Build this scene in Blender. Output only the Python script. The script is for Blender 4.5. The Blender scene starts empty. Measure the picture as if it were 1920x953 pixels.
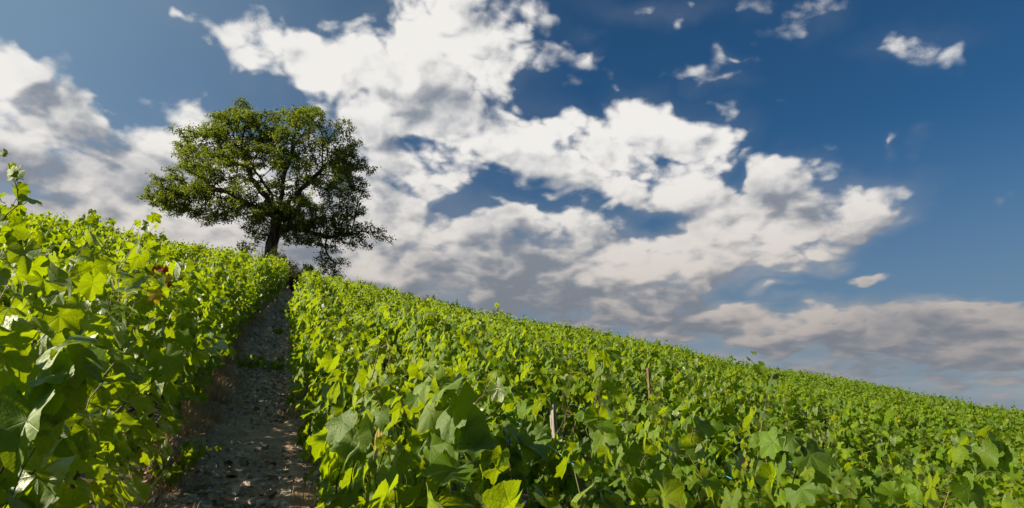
import bpy, math, random
import numpy as np
from mathutils import Vector, Matrix

R = math.radians
random.seed(5)
RNG = np.random.default_rng(11)
SC = bpy.context.scene
COL = SC.collection

# ------------------------------------------------------------------ camera
PITCH, FOCAL, EYE = 15.0, 24.0, 1.70
cam_d = bpy.data.cameras.new('camera')
cam_d.lens = FOCAL
cam_d.sensor_width = 36.0
cam_d.clip_start = 0.05
cam_d.clip_end = 20000
cam = bpy.data.objects.new('camera', cam_d)
COL.objects.link(cam)
cam.location = (0, 0, EYE)
cam.rotation_euler = (R(90 + PITCH), 0, 0)
SC.camera = cam

# ------------------------------------------------------------------ sun, sky, exposure
SUN_AZ, SUN_EL = -98.0, 27.0          # degrees, 0 = the way the camera looks, minus = to its left
SUN = Vector((math.sin(R(SUN_AZ)) * math.cos(R(SUN_EL)), math.cos(R(SUN_AZ)) * math.cos(R(SUN_EL)), math.sin(R(SUN_EL))))
sun_d = bpy.data.lights.new('sun', 'SUN')
sun_d.energy = 5.0
sun_d.angle = R(0.53)
sun_d.color = (1.0, 0.86, 0.66)
sun = bpy.data.objects.new('sun', sun_d)
COL.objects.link(sun)
sun.rotation_euler = SUN.to_track_quat('Z', 'Y').to_euler()
sun.location = (-30, -5, 25)

SC.view_settings.view_transform = 'Standard'
SC.view_settings.look = 'None'
SC.view_settings.exposure = 0.80
SC.view_settings.gamma = 1.0
SC.view_settings.use_curve_mapping = False
SC.render.engine = 'CYCLES'
SC.cycles.max_bounces = 7
SC.cycles.diffuse_bounces = 2
SC.cycles.glossy_bounces = 2
SC.cycles.transmission_bounces = 4
SC.cycles.transparent_max_bounces = 4
SC.cycles.caustics_reflective = False
SC.cycles.caustics_refractive = False
SC.cycles.use_denoising = True
SC.cycles.use_adaptive_sampling = True
SC.cycles.adaptive_min_samples = 8
SC.cycles.adaptive_threshold = 0.015

# cloud banks: azimuth, elevation, half width, half height, tilt (degrees), weight
CLOUDS = [(-10.9, 29.7, 12.3, 4.5, 13, 1), (-8.2, 34.8, 6.3, 2.3, 19, 1), (-18.0, 29.7, 5.1, 3.1, -11, 1), (-2.0, 31.0, 4.3, 3.5, -9, 1), (-8.2, 25.2, 11.2, 4.3, -4, 1), (0.0, 23.3, 8.8, 3.7, -20, 1.05), (-12.2, 20.2, 9.4, 6.1, 4, 1), (14.3, 24.1, 5.5, 3.1, -26, 1.1), (10.9, 21.6, 8.2, 3.2, -19, 1.2), (4.9, 25.6, 3.9, 1.9, -12, 0.75), (2.3, 16.6, 8.5, 3.6, -6, 1.15), (12.3, 13.6, 6.4, 2.8, 2, 1.3), (21.0, 16.0, 9.1, 3.1, 7, 1.15), (27.8, 17.0, 2.7, 2.0, -9, 1.05), (23.8, 19.0, 5.0, 2.2, -19, 1.05), (-6.0, 15.2, 12.4, 4.9, 2, 1.15), (1.8, 11.3, 18.7, 2.5, -5, 1), (15.4, 9.2, 13.7, 2.1, -8, 1.1), (25.2, 7.5, 9.5, 1.4, -7, 0.97), (33.4, 7.1, 6.9, 1.7, -5, 1.07), (31.9, 5.4, 9.6, 1.4, -3, 0.87), (-35.5, 20.8, 7.1, 3.5, 2, 1.18), (-39.0, 23.9, 2.6, 1.4, 18, 1.06), (-36.2, 16.9, 10.0, 5.1, 12, 1.18), (-27.4, 16.9, 10.8, 4.8, -3, 1.18), (-16.3, 15.6, 13.3, 5.6, -6, 1.18), (-26.0, 20.7, 5.5, 3.6, 10, 1.08), (-28.6, 30.9, 3.4, 1.7, 5, 0.62), (-24.2, 29.5, 2.5, 1.2, -20, 0.48), (8.0, 30.9, 1.4, 1.3, -4, 0.48), (19.3, 29.5, 1.7, 0.9, -20, 0.53), (18.0, 28.1, 3.5, 1.1, -21, 0.53), (14.1, 34.0, 7.7, 1.2, -8, 0.6), (25.6, 30.9, 2.7, 1.4, -14, 0.43), (33.1, 27.9, 4.8, 1.4, -8, 0.48), (33.8, 21.0, 0.9, 0.7, -14, 0.45), (25.8, 13.1, 2.2, 1.0, -6, 0.65), (21.0, 11.6, 2.4, 0.8, -4, 0.65), (28.2, 10.9, 1.8, 0.5, 5, 0.6), (33.2, 5.4, 2.8, 0.8, -4, 0.67), (31.0, 3.8, 1.9, 0.8, -2, 0.62), (34.4, 3.5, 1.8, 1.0, -2, 0.62), (10.8, 28.3, 1.2, 0.9, 25, 0.38), (7.1, 32.8, 2.1, 0.8, -4, 0.43), (-24.0, 31.5, 4.3, 2.0, -8, 0.35), (36.6, 15.3, 0.7, 0.4, -11, 0.4), (31.7, 21.1, 0.7, 0.5, -13, 0.4), (1.0, 34.6, 3.8, 1.6, -19, 0.53), (2.2, 3.8, 70.1, 3.9, -3, 0.62), (7.5, 22.0, 5.0, 1.6, -15, 0.62), (5.5, 18.3, 6.0, 1.2, -8, 0.55), (11.5, 17.5, 3.5, 1.6, 10, 0.5)]
GAPS = [(-8.2, 24.3, 2.1, 0.9, 3, 0.4), (2.4, 19.9, 5.8, 1.0, -4, 0.4), (12.7, 16.9, 3.2, 2.0, 17, 0.37), (10.8, 15.1, 3.0, 1.1, -13, 0.25), (8.9, 18.4, 2.6, 1.2, -3, 0.15), (18.0, 20.6, 2.0, 1.1, 25, 0.25), (-19.5, 31.5, 2.3, 1.9, 10, 0.23), (-5.1, 32.9, 2.1, 0.7, 31, 0.25), (17.3, 11.6, 4.9, 0.9, 5, 0.17)]
SHADES = [(-34.1, 18.1, 7.3, 2.6, 6, 1), (-3.7, 14.6, 9.4, 2.2, 1, 1), (21.3, 18.7, 4.4, 1.5, -18, 0.8), (-3.9, 26.9, 5.7, 1.5, 2, 0.8), (0.0, 11.7, 13.4, 1.6, 0, 0.8), (-16.4, 16.4, 6.6, 2.2, 5, 0.6), (-37.0, 21.9, 2.4, 1.8, 16, 0.5), (6.5, 15.2, 2.7, 2.2, -2, 0.4), (-12.4, 24.5, 5.1, 2.6, 5, 0.5)]
LIGHTS = [(21.9, 16.3, 4.3, 2.3, -6, 0.9), (-17.9, 28.9, 4.4, 2.4, -1, 0.6), (-9.2, 15.8, 4.8, 1.8, 3, 0.6), (4.7, 18.4, 4.9, 1.6, -1, 0.8), (16.7, 25.8, 2.5, 1.2, -7, 0.6), (-31.4, 23.7, 2.0, 1.5, 14, 0.5), (12.3, 13.6, 3.9, 2.0, -3, 0.7), (-8.1, 32.8, 6.3, 2.4, 4, 0.5), (13.2, 21.4, 5.1, 2.2, -5, 0.5), (22.3, 8.6, 2.3, 0.7, -3, 0.8), (1.9, 25.5, 3.5, 1.7, -1, 0.5)]


class NT:
    """tiny helper for building node trees"""
    def __init__(s, tree):
        s.t = tree
        s.n = tree.nodes
    def put(s, sock, v):
        if isinstance(v, bpy.types.NodeSocket):
            s.t.links.new(v, sock)
        elif v is not None:
            try:
                sock.default_value = v
            except TypeError:
                sock.default_value = (v, v, v)
    def m(s, op, a, b=None, c=None, clamp=False):
        n = s.n.new('ShaderNodeMath'); n.operation = op; n.use_clamp = clamp
        for i, v in enumerate((a, b, c)):
            if v is not None: s.put(n.inputs[i], v)
        return n.outputs[0]
    def v(s, op, a, b=None, scale=None):
        n = s.n.new('ShaderNodeVectorMath'); n.operation = op
        s.put(n.inputs[0], a)
        if b is not None: s.put(n.inputs[1], b)
        if scale is not None: s.put(n.inputs['Scale'], scale)
        return n.outputs['Value'] if op in ('LENGTH', 'DOT_PRODUCT', 'DISTANCE') else n.outputs['Vector']
    def mix(s, f, a, b, blend='MIX'):
        n = s.n.new('ShaderNodeMix'); n.data_type = 'RGBA'; n.blend_type = blend
        s.put(n.inputs['Factor'], f); s.put(n.inputs['A'], a); s.put(n.inputs['B'], b)
        return [o for o in n.outputs if o.type == 'RGBA'][0] if False else n.outputs[2]
    def noise(s, vec, scale, detail=4, rough=0.55, dist=0.0, lac=2.0):
        n = s.n.new('ShaderNodeTexNoise'); n.noise_dimensions = '3D'
        if vec is not None: s.put(n.inputs['Vector'], vec)
        n.inputs['Scale'].default_value = scale; n.inputs['Detail'].default_value = detail
        n.inputs['Roughness'].default_value = rough; n.inputs['Distortion'].default_value = dist
        n.inputs['Lacunarity'].default_value = lac
        return n.outputs['Fac']
    def ramp(s, f, a, b, c=0.0, d=1.0, smooth=True):
        n = s.n.new('ShaderNodeMapRange'); n.interpolation_type = 'SMOOTHSTEP' if smooth else 'LINEAR'
        s.put(n.inputs[0], f); s.put(n.inputs[1], a); s.put(n.inputs[2], b)
        s.put(n.inputs[3], c); s.put(n.inputs[4], d)
        return n.outputs[0]
    def attr(s, name):
        n = s.n.new('ShaderNodeAttribute'); n.attribute_name = name
        return n
    def rgb(s, c):
        n = s.n.new('ShaderNodeRGB'); n.outputs[0].default_value = (*c, 1); return n.outputs[0]


# fix for the Mix node's sockets (they are looked up by type)
def _mix(s, f, a, b, blend='MIX'):
    n = s.n.new('ShaderNodeMix'); n.data_type = 'RGBA'; n.blend_type = blend
    s.put(n.inputs[0], f)
    for i, v in ((6, a), (7, b)):
        if isinstance(v, (tuple, list)): v = (*v[:3], 1)
        s.put(n.inputs[i], v)
    return n.outputs[2]
NT.mix = _mix


def cloud_fields(k, dirv, z):
    """coverage of the sky by its cloud banks, as a density; coordinates are degrees of bearing and height"""
    g = k.t
    sp = g.nodes.new('ShaderNodeSeparateXYZ'); g.links.new(dirv, sp.inputs[0])
    az = k.m('MULTIPLY', k.m('ARCTAN2', sp.outputs[0], sp.outputs[1]), 57.2958)
    hyp = k.m('SQRT', k.m('MAXIMUM', k.m('SUBTRACT', 1.0, k.m('MULTIPLY', z, z)), 0.0))
    el = k.m('MULTIPLY', k.m('ARCTAN2', z, hyp), 57.2958)
    cb = g.nodes.new('ShaderNodeCombineXYZ')
    g.links.new(k.m('MULTIPLY', az, hyp), cb.inputs[0]); g.links.new(el, cb.inputs[1])
    sq = g.nodes.new('ShaderNodeCombineXYZ')
    g.links.new(sp.outputs[0], sq.inputs[0]); g.links.new(sp.outputs[1], sq.inputs[1])
    g.links.new(k.m('MULTIPLY', k.m('SQRT', k.m('MAXIMUM', z, 0.0)), 1.8), sq.inputs[2])
    sq = sq.outputs[0]
    w = g.nodes.new('ShaderNodeTexNoise'); w.inputs['Scale'].default_value = 9.0; w.inputs['Detail'].default_value = 3
    g.links.new(sq, w.inputs['Vector'])
    plane = k.v('ADD', cb.outputs[0], k.v('SCALE', k.v('SUBTRACT', w.outputs['Color'], (0.5, 0.5, 0.5)), scale=6.5))

    def rotated(base):
        out = {}
        for q in (-21, -10, 0, 10, 20):
            c, s = math.cos(R(q)), math.sin(R(q))
            n = g.nodes.new('ShaderNodeCombineXYZ')
            g.links.new(k.v('DOT_PRODUCT', base, (c, s, 0)), n.inputs[0]); g.links.new(k.v('DOT_PRODUCT', base, (-s, c, 0)), n.inputs[1])
            out[q] = n.outputs[0]
        return out

    def blob(frames, a, e, rx, ry, tilt, wt, edge):
        q = min(frames, key=lambda t: abs(t - tilt)); c, s = math.cos(R(q)), math.sin(R(q))
        X, Y = a * math.cos(R(e)), e
        u, v = X * c + Y * s, -X * s + Y * c
        n = g.nodes.new('ShaderNodeVectorMath'); n.operation = 'MULTIPLY_ADD'
        g.links.new(frames[q], n.inputs[0]); n.inputs[1].default_value = (1 / rx, 1 / ry, 0); n.inputs[2].default_value = (-u / rx, -v / ry, 0)
        return k.m('MULTIPLY_ADD', k.v('LENGTH', n.outputs[0]), -wt, wt * edge)

    def field(frames, lst, edge, smooth):
        acc = None
        for c in lst:
            b = blob(frames, *c, edge)
            acc = b if acc is None else (k.m('SMOOTH_MAX', acc, b, smooth) if smooth else k.m('MAXIMUM', acc, b))
        return k.m('MAXIMUM', acc, 0.0)

    def mask(frames):
        return k.m('SUBTRACT', k.m('MINIMUM', field(frames, CLOUDS, 1.62, 0.25), 1.12), field(frames, GAPS, 1.35, 0))
    fr = rotated(plane)
    fr2 = rotated(k.v('ADD', plane, (-1.5, 1.3, 0)))
    m1, m2 = mask(fr), mask(fr2)
    off = (-0.017, 0.0, 0.022)
    sq2 = k.v('ADD', sq, off)
    wob = k.v('SCALE', w.outputs['Color'], scale=0.10)

    def puffs(vec, sc, detail):
        vo = g.nodes.new('ShaderNodeTexVoronoi'); vo.feature = 'SMOOTH_F1'; vo.inputs['Scale'].default_value = sc
        vo.inputs['Smoothness'].default_value = 0.35
        vo.inputs['Detail'].default_value = detail; vo.inputs['Roughness'].default_value = 0.6
        g.links.new(k.v('ADD', vec, wob), vo.inputs['Vector'])
        return k.m('SUBTRACT', 0.56, vo.outputs['Distance'])
    n1 = k.noise(sq, 8.5, 10, 0.62, 0.15)
    n2 = k.noise(sq2, 8.5, 7, 0.62, 0.15)
    d1 = k.m('ADD', m1, k.m('ADD', k.m('MULTIPLY', k.m('SUBTRACT', n1, 0.5), 1.6), k.m('MULTIPLY', puffs(sq, 13.0, 2.0), 0.85)))
    d2 = k.m('ADD', m2, k.m('ADD', k.m('MULTIPLY', k.m('SUBTRACT', n2, 0.5), 1.6), k.m('MULTIPLY', puffs(sq2, 13.0, 2.0), 0.85)))
    sh = field(fr, SHADES, 1.5, 0); li = field(fr, LIGHTS, 1.5, 0)
    return d1, k.m('SUBTRACT', d1, d2), k.m('SUBTRACT', li, sh), sq, m1


world = bpy.data.worlds.new('World')
SC.world = world
world.use_nodes = True
wt = world.node_tree
wt.nodes.clear()
k = NT(wt)
sky = wt.nodes.new('ShaderNodeTexSky')
sky.sky_type = 'NISHITA'
sky.sun_disc = False
sky.sun_elevation = R(SUN_EL)
sky.sun_rotation = R(SUN_AZ)
sky.altitude = 200
sky.air_density = 1.0
sky.dust_density = 0.6
sky.ozone_density = 2.5
tc = wt.nodes.new('ShaderNodeTexCoord')
dirv = tc.outputs['Generated']
sep = wt.nodes.new('ShaderNodeSeparateXYZ'); wt.links.new(dirv, sep.inputs[0])
z = sep.outputs['Z']
den, relief0, tone, sqv, msk = cloud_fields(k, dirv, z)
low = k.ramp(z, 0.08, 0.42)
edge = k.m('MULTIPLY_ADD', low, -0.10, 0.10)            # low banks have softer, thinner edges
alpha = k.ramp(den, 0.18, 0.62)
alpha = k.m('MULTIPLY', alpha, k.ramp(msk, 0.1, 0.8, 0.12, 1.0))
relief = k.m('MAXIMUM', k.m('MINIMUM', k.m('MULTIPLY', relief0, 1.35), 0.45), -0.60)
relief = k.m('ADD', relief, k.m('MULTIPLY', tone, 0.6))
thick = k.ramp(den, 0.55, 1.45)
big = k.noise(sqv, 5.5, 3, 0.55, 0.3)
mid = k.noise(k.v('ADD', sqv, (3.1, 1.7, 0.4)), 15.0, 4, 0.55, 0.2)
lit = k.m('ADD', relief, 0.52)
lit = k.m('SUBTRACT', lit, k.m('MULTIPLY', thick, 0.30))
lit = k.m('ADD', lit, k.m('MULTIPLY', k.m('SUBTRACT', big, 0.5), 2.9))
lit = k.m('ADD', lit, k.m('MULTIPLY', k.m('SUBTRACT', mid, 0.5), 1.7))
lit = k.m('ADD', lit, k.m('MULTIPLY_ADD', low, 0.50, -0.22))
lit = k.ramp(lit, -0.45, 1.20)
dark_c = k.mix(low, (1.8, 1.98, 2.3), (2.3, 2.6, 3.1))
lite_c = k.mix(low, (5.0, 4.35, 3.9), (8.2, 8.0, 7.7))
ccol = k.mix(lit, dark_c, lite_c)
sk = k.mix(1.0, sky.outputs[0], (0.21, 0.49, 0.66), 'MULTIPLY')
# paler towards the sun
glow = k.ramp(k.v('DOT_PRODUCT', dirv, tuple(SUN)), 0.10, 0.85)
sk = k.mix(k.m('MULTIPLY', glow, 0.75), sk, (2.6, 3.7, 4.7))
# grey blue air low down
hz = k.ramp(z, 0.0, 0.42, 1.0, 0.0)
sk = k.mix(k.m('MULTIPLY', hz, 0.85), sk, (1.85, 2.40, 2.95))
ccol = k.mix(k.m('MULTIPLY', k.ramp(z, 0.0, 0.24, 1.0, 0.0), 0.65), ccol, (1.95, 2.15, 2.55))
veil = k.m('MULTIPLY', k.ramp(msk, 0.15, 0.95), k.ramp(z, 0.20, 0.40, 0.75, 0.12))
veil = k.m('MULTIPLY', veil, k.ramp(mid, 0.25, 0.65, 0.6, 1.0))
sk = k.mix(veil, sk, k.mix(k.ramp(big, 0.35, 0.65), (2.35, 2.65, 3.05), (3.6, 3.65, 3.8)))
fin = k.mix(alpha, sk, ccol)
bg = wt.nodes.new('ShaderNodeBackground')
bg.inputs['Strength'].default_value = 0.0615
wt.links.new(fin, bg.inputs['Color'])
wo = wt.nodes.new('ShaderNodeOutputWorld')
wt.links.new(bg.outputs[0], wo.inputs[0])
world.cycles.sampling_method = 'MANUAL'
world.cycles.sample_map_resolution = 512

# ------------------------------------------------------------------ frames of the hillside
HEAD = R(17.75)                                        # the rows run this far left of the view
DS = Vector((-math.sin(HEAD), math.cos(HEAD), 0))      # up the rows
DL = Vector((math.cos(HEAD), math.sin(HEAD), 0))       # to the right across the rows
ROWZ = math.atan2(DS.y, DS.x)                          # object rotation that puts local x up the row
CREST = 38.0
OAK = (-14.5, 39.8)


def terrain(x, y):
    x = np.asarray(x, float); y = np.asarray(y, float)
    lat = 70.0 * np.tanh(x / 70.0)
    z = 0.181 * np.minimum(y, CREST) - 0.198 * lat
    u = np.clip((-2 - x) / 13.0, 0, 1); z = z + 0.4 * u * u * (3 - 2 * u)
    z = z + 1.45 * np.exp(-(((x - OAK[0]) / 2.1) ** 2 + ((y - OAK[1]) / 2.1) ** 2))
    z = np.where(y < -30, 0.181 * -30 - 0.198 * lat, z)
    d = np.maximum(y - CREST, 0)
    drop = np.where(d < 18, 0.181 * d - 0.016 * d * d, 0.181 * 18 - 0.016 * 324 - 0.395 * (d - 18))
    z = z + drop
    return np.maximum(z, -45.0 + 0 * z)


def bend(s): return -0.24 * np.exp(-((np.asarray(s, float) - 14.5) / 7.0) ** 2)
def gz(x, y): return float(terrain(x, y))
def P(l, s, h=0.0):
    p = DL * (l + float(bend(s))) + DS * s
    return Vector((p.x, p.y, gz(p.x, p.y) + h))


def ray_point(px, py, depth):
    """a point of the place in front of the camera (1920 wide sheet), depth in metres along the view"""
    f = 1280.0; a = R(PITCH)
    x, u = (px - 960) / f * depth, (476.5 - py) / f * depth
    return Vector((x, depth * math.cos(a) - u * math.sin(a), EYE + depth * math.sin(a) + u * math.cos(a)))


def project(p):
    a = R(PITCH); q = Vector(p) - cam.location
    dep = q.y * math.cos(a) + q.z * math.sin(a)
    if dep < 0.02: return None
    u = -q.y * math.sin(a) + q.z * math.cos(a)
    return 960 + 1280 * q.x / dep, 476.5 - 1280 * u / dep, dep


# ------------------------------------------------------------------ mesh helpers
def mesh_np(name, V, F, mats, uv=None, data=None, smooth=True, mat_idx=None):
    """V (n,3) floats; F list of (m,k) int arrays"""
    me = bpy.data.meshes.new(name)
    V = np.ascontiguousarray(V, dtype=np.float32)
    me.vertices.add(len(V)); me.vertices.foreach_set('co', V.ravel())
    loops = np.concatenate([f.ravel() for f in F]).astype(np.int32)
    tot = np.concatenate([np.full(len(f), f.shape[1]) for f in F]).astype(np.int32)
    start = np.concatenate([[0], np.cumsum(tot)[:-1]]).astype(np.int32)
    me.loops.add(len(loops)); me.loops.foreach_set('vertex_index', loops)
    me.polygons.add(len(tot)); me.polygons.foreach_set('loop_start', start)
    me.polygons.foreach_set('loop_total', tot)
    if uv is not None:
        a = me.attributes.new('leafuv', 'FLOAT_VECTOR', 'POINT')
        a.data.foreach_set('vector', np.ascontiguousarray(uv, dtype=np.float32).ravel())
    if data is not None:
        a = me.attributes.new('leafdata', 'FLOAT_VECTOR', 'POINT')
        a.data.foreach_set('vector', np.ascontiguousarray(data, dtype=np.float32).ravel())
    if mat_idx is not None:
        me.polygons.foreach_set('material_index', np.asarray(mat_idx, dtype=np.int32))
    me.polygons.foreach_set('use_smooth', np.full(len(tot), bool(smooth)))
    for m in (mats if isinstance(mats, (list, tuple)) else [mats]): me.materials.append(m)
    me.update(calc_edges=True)
    me.validate()
    return me


def link(name, me, parent=None, loc=None):
    o = bpy.data.objects.new(name, me); COL.objects.link(o)
    if parent is not None: o.parent = parent
    if loc is not None: o.location = loc
    return o


def empty(name, loc, rz=0.0):
    o = bpy.data.objects.new(name, None); COL.objects.link(o)
    o.empty_display_size = 0.1; o.location = loc; o.rotation_euler = (0, 0, rz)
    return o


def tag(o, label=None, cat=None, group=None, kind=None):
    for kk, v in (('label', label), ('category', cat), ('group', group), ('kind', kind)):
        if v: o[kk] = v
    return o


class Tubes:
    """polylines turned into tapered tubes, gathered for one mesh"""
    def __init__(s): s.V, s.F, s.n, s.D = [], [], 0, []
    def add(s, pts, rad, sides=5, tint=0.0, cap=True):
        pts = np.asarray(pts, float)
        n = len(pts)
        if n < 2: return
        rad = np.broadcast_to(np.asarray(rad, float), (n,))
        t = np.gradient(pts, axis=0); t /= np.linalg.norm(t, axis=1)[:, None] + 1e-9
        ref = np.array([0.0, 0.0, 1.0]) if abs(t[0][2]) < 0.8 else np.array([1.0, 0.0, 0.0])
        a = np.cross(t, ref); a /= np.linalg.norm(a, axis=1)[:, None] + 1e-9
        b = np.cross(t, a)
        th = np.arange(sides) * 2 * math.pi / sides
        ring = pts[:, None, :] + rad[:, None, None] * (a[:, None, :] * np.cos(th)[None, :, None] + b[:, None, :] * np.sin(th)[None, :, None])
        s.V.append(ring.reshape(-1, 3))
        s.D.append(np.tile([tint, 0, 0], (n * sides, 1)))
        i = np.arange(n - 1)[:, None] * sides; j = np.arange(sides)[None, :]; j2 = (j + 1) % sides
        q = np.stack([i + j, i + j2, i + sides + j2, i + sides + j], -1).reshape(-1, 4) + s.n
        s.F.append(q); s.n += n * sides
    def mesh(s, name, mat, smooth=True):
        return mesh_np(name, np.concatenate(s.V), [np.concatenate(s.F)], mat, data=np.concatenate(s.D), smooth=smooth)


# ------------------------------------------------------------------ materials
def new_mat(name):
    m = bpy.data.materials.new(name); m.use_nodes = True
    m.node_tree.nodes.clear()
    return m, NT(m.node_tree)


def leaf_material(name, veins, top, under, glow, warm, gloss=0.5, spec=0.75):
    m, k = new_mat(name)
    t = m.node_tree
    out = t.nodes.new('ShaderNodeOutputMaterial')
    da = k.attr('leafdata'); sp = t.nodes.new('ShaderNodeSeparateXYZ'); t.links.new(da.outputs['Vector'], sp.inputs[0])
    rnd, young, odd = sp.outputs[0], sp.outputs[1], sp.outputs[2]
    geo = t.nodes.new('ShaderNodeNewGeometry')
    # own colour: darker blue green to lighter yellow green, varied leaf by leaf
    c_top = k.mix(rnd, tuple(c * 0.72 for c in top), tuple(c * 1.35 for c in top))
    c_top = k.mix(k.m('MULTIPLY', young, 0.8), c_top, warm)
    dull = k.m('FRACT', k.m('MULTIPLY', rnd, 7.31))
    c_top = k.mix(k.m('MULTIPLY', k.m('GREATER_THAN', dull, 0.72), 0.55), c_top, (top[0] * 0.75, top[1] * 0.72, top[2] + 0.022))
    blot = k.noise(geo.outputs['Position'], 38.0, 3, 0.6)
    c_top = k.mix(k.ramp(blot, 0.35, 0.75, 0.0, 0.28), c_top, tuple(c * 1.6 for c in top))
    c_und = k.mix(rnd, tuple(c * 0.85 for c in under), tuple(c * 1.15 for c in under))
    c_glow = k.mix(rnd, tuple(c * 0.75 for c in glow), tuple(c * 1.2 for c in glow))
    c_glow = k.mix(k.m('MULTIPLY', young, 0.5), c_glow, (glow[0] * 1.35, glow[1] * 1.25, glow[2]))
    bump_in = None
    if veins:
        ua = k.attr('leafuv'); s2 = t.nodes.new('ShaderNodeSeparateXYZ'); t.links.new(ua.outputs['Vector'], s2.inputs[0])
        x = s2.outputs[0]; y = k.m('ABSOLUTE', s2.outputs[1])
        vein = None; sec = None; best = None
        for ang in (0, 48, 100):
            ca, sa = math.cos(R(ang)), math.sin(R(ang))
            al = k.m('ADD', k.m('MULTIPLY', x, ca), k.m('MULTIPLY', y, sa))
            di = k.m('ABSOLUTE', k.m('SUBTRACT', k.m('MULTIPLY', x, sa), k.m('MULTIPLY', y, ca)))
            di = k.m('ADD', di, k.m('MULTIPLY', k.m('LESS_THAN', al, 0.0), 9.0))
            wdt = k.m('MAXIMUM', k.m('MULTIPLY_ADD', al, -0.016, 0.024), 0.006)
            line = k.m('SUBTRACT', 1.0, k.m('DIVIDE', di, wdt), clamp=True)
            ph = k.m('MULTIPLY', k.m('SUBTRACT', al, k.m('MULTIPLY', di, 0.95)), 42.0)
            sline = k.m('POWER', k.m('ABSOLUTE', k.m('COSINE', ph)), 14.0)
            if vein is None:
                vein, sec, best = line, sline, di
            else:
                vein = k.m('MAXIMUM', vein, line)
                closer = k.m('LESS_THAN', di, best)
                sec = k.m('ADD', k.m('MULTIPLY', sec, k.m('SUBTRACT', 1.0, closer)), k.m('MULTIPLY', sline, closer))
                best = k.m('MINIMUM', best, di)
        vv = k.m('MAXIMUM', vein, k.m('MULTIPLY', sec, 0.16))
        c_top = k.mix(k.m('MULTIPLY', vv, 0.5), c_top, (0.17, 0.22, 0.06))
        c_und = k.mix(k.m('MULTIPLY', vv, 0.55), c_und, (0.30, 0.34, 0.16))
        c_glow = k.mix(k.m('MULTIPLY', vv, 0.55), c_glow, tuple(c * 0.45 for c in glow))
        pk = k.noise(ua.outputs['Vector'], 9.0, 2, 0.5)
        bump_in = k.m('ADD', k.m('MULTIPLY', vv, -0.6), k.m('MULTIPLY', pk, 0.9))
    # yellowed and reddened leaves
    spots = k.ramp(k.noise(geo.outputs['Position'], 75.0, 2, 0.5), 0.70, 0.76)
    spots = k.m('MULTIPLY', spots, k.m('GREATER_THAN', rnd, 0.6))
    c_top = k.mix(k.m('MULTIPLY', spots, 0.8), c_top, (0.16, 0.09, 0.03)); c_und = k.mix(k.m('MULTIPLY', spots, 0.8), c_und, (0.16, 0.10, 0.04))
    c_glow = k.mix(k.m('MULTIPLY', spots, 0.8), c_glow, (0.22, 0.12, 0.02))
    oddm = k.m('GREATER_THAN', odd, 0.5)
    c_odd = k.mix(k.m('GREATER_THAN', odd, 1.5), (0.42, 0.30, 0.03), (0.22, 0.045, 0.012))
    c_odd2 = k.mix(k.m('GREATER_THAN', odd, 1.5), (0.62, 0.46, 0.03), (0.40, 0.035, 0.01))
    c_top = k.mix(oddm, c_top, c_odd); c_und = k.mix(oddm, c_und, c_odd); c_glow = k.mix(oddm, c_glow, c_odd2)
    col = k.mix(geo.outputs['Backfacing'], c_top, c_und)
    dif = t.nodes.new('ShaderNodeBsdfDiffuse'); t.links.new(col, dif.inputs['Color'])
    tr = t.nodes.new('ShaderNodeBsdfTranslucent'); t.links.new(c_glow, tr.inputs['Color'])
    gl = t.nodes.new('ShaderNodeBsdfGlossy'); gl.inputs['Roughness'].default_value = gloss
    gl.inputs['Color'].default_value = (0.95, 1.0, 0.92, 1)
    add = t.nodes.new('ShaderNodeMixShader'); add.inputs[0].default_value = 0.5
    t.links.new(dif.outputs[0], add.inputs[1]); t.links.new(tr.outputs[0], add.inputs[2])
    fr = t.nodes.new('ShaderNodeFresnel'); fr.inputs['IOR'].default_value = 1.42
    fac = k.m('MULTIPLY', fr.outputs[0], k.m('MULTIPLY_ADD', geo.outputs['Backfacing'], -0.6 * spec, spec))
    fac = k.m('MINIMUM', fac, 0.13)
    mx = t.nodes.new('ShaderNodeMixShader'); t.links.new(fac, mx.inputs[0])
    t.links.new(add.outputs[0], mx.inputs[1]); t.links.new(gl.outputs[0], mx.inputs[2])
    if bump_in is not None:
        bp = t.nodes.new('ShaderNodeBump'); bp.inputs['Strength'].default_value = 0.40; bp.inputs['Distance'].default_value = 0.005
        t.links.new(bump_in, bp.inputs['Height'])
        for n in (dif, tr, gl, fr): t.links.new(bp.outputs[0], n.inputs['Normal'])
    t.links.new(mx.outputs[0], out.inputs[0])
    return m


VTOP, VUND, VGLOW, VWARM = (0.088, 0.174, 0.003), (0.112, 0.180, 0.022), (0.39, 0.53, 0.003), (0.26, 0.35, 0.007)
M_LEAF = leaf_material('vine_leaf_veined', True, VTOP, VUND, VGLOW, VWARM, 0.5, 0.45)
M_LEAFP = leaf_material('vine_leaf', False, VTOP, VUND, VGLOW, VWARM, 0.6, 0.28)
M_OAK = leaf_material('oak_leaf', False, (0.060, 0.100, 0.010), (0.090, 0.110, 0.028), (0.22, 0.29, 0.012), (0.13, 0.17, 0.02), 0.62, 0.35)
M_BUSH = leaf_material('bush_leaf', False, (0.040, 0.055, 0.014), (0.06, 0.07, 0.03), (0.08, 0.09, 0.012), (0.10, 0.08, 0.03), 0.7, 0.2)


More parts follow.
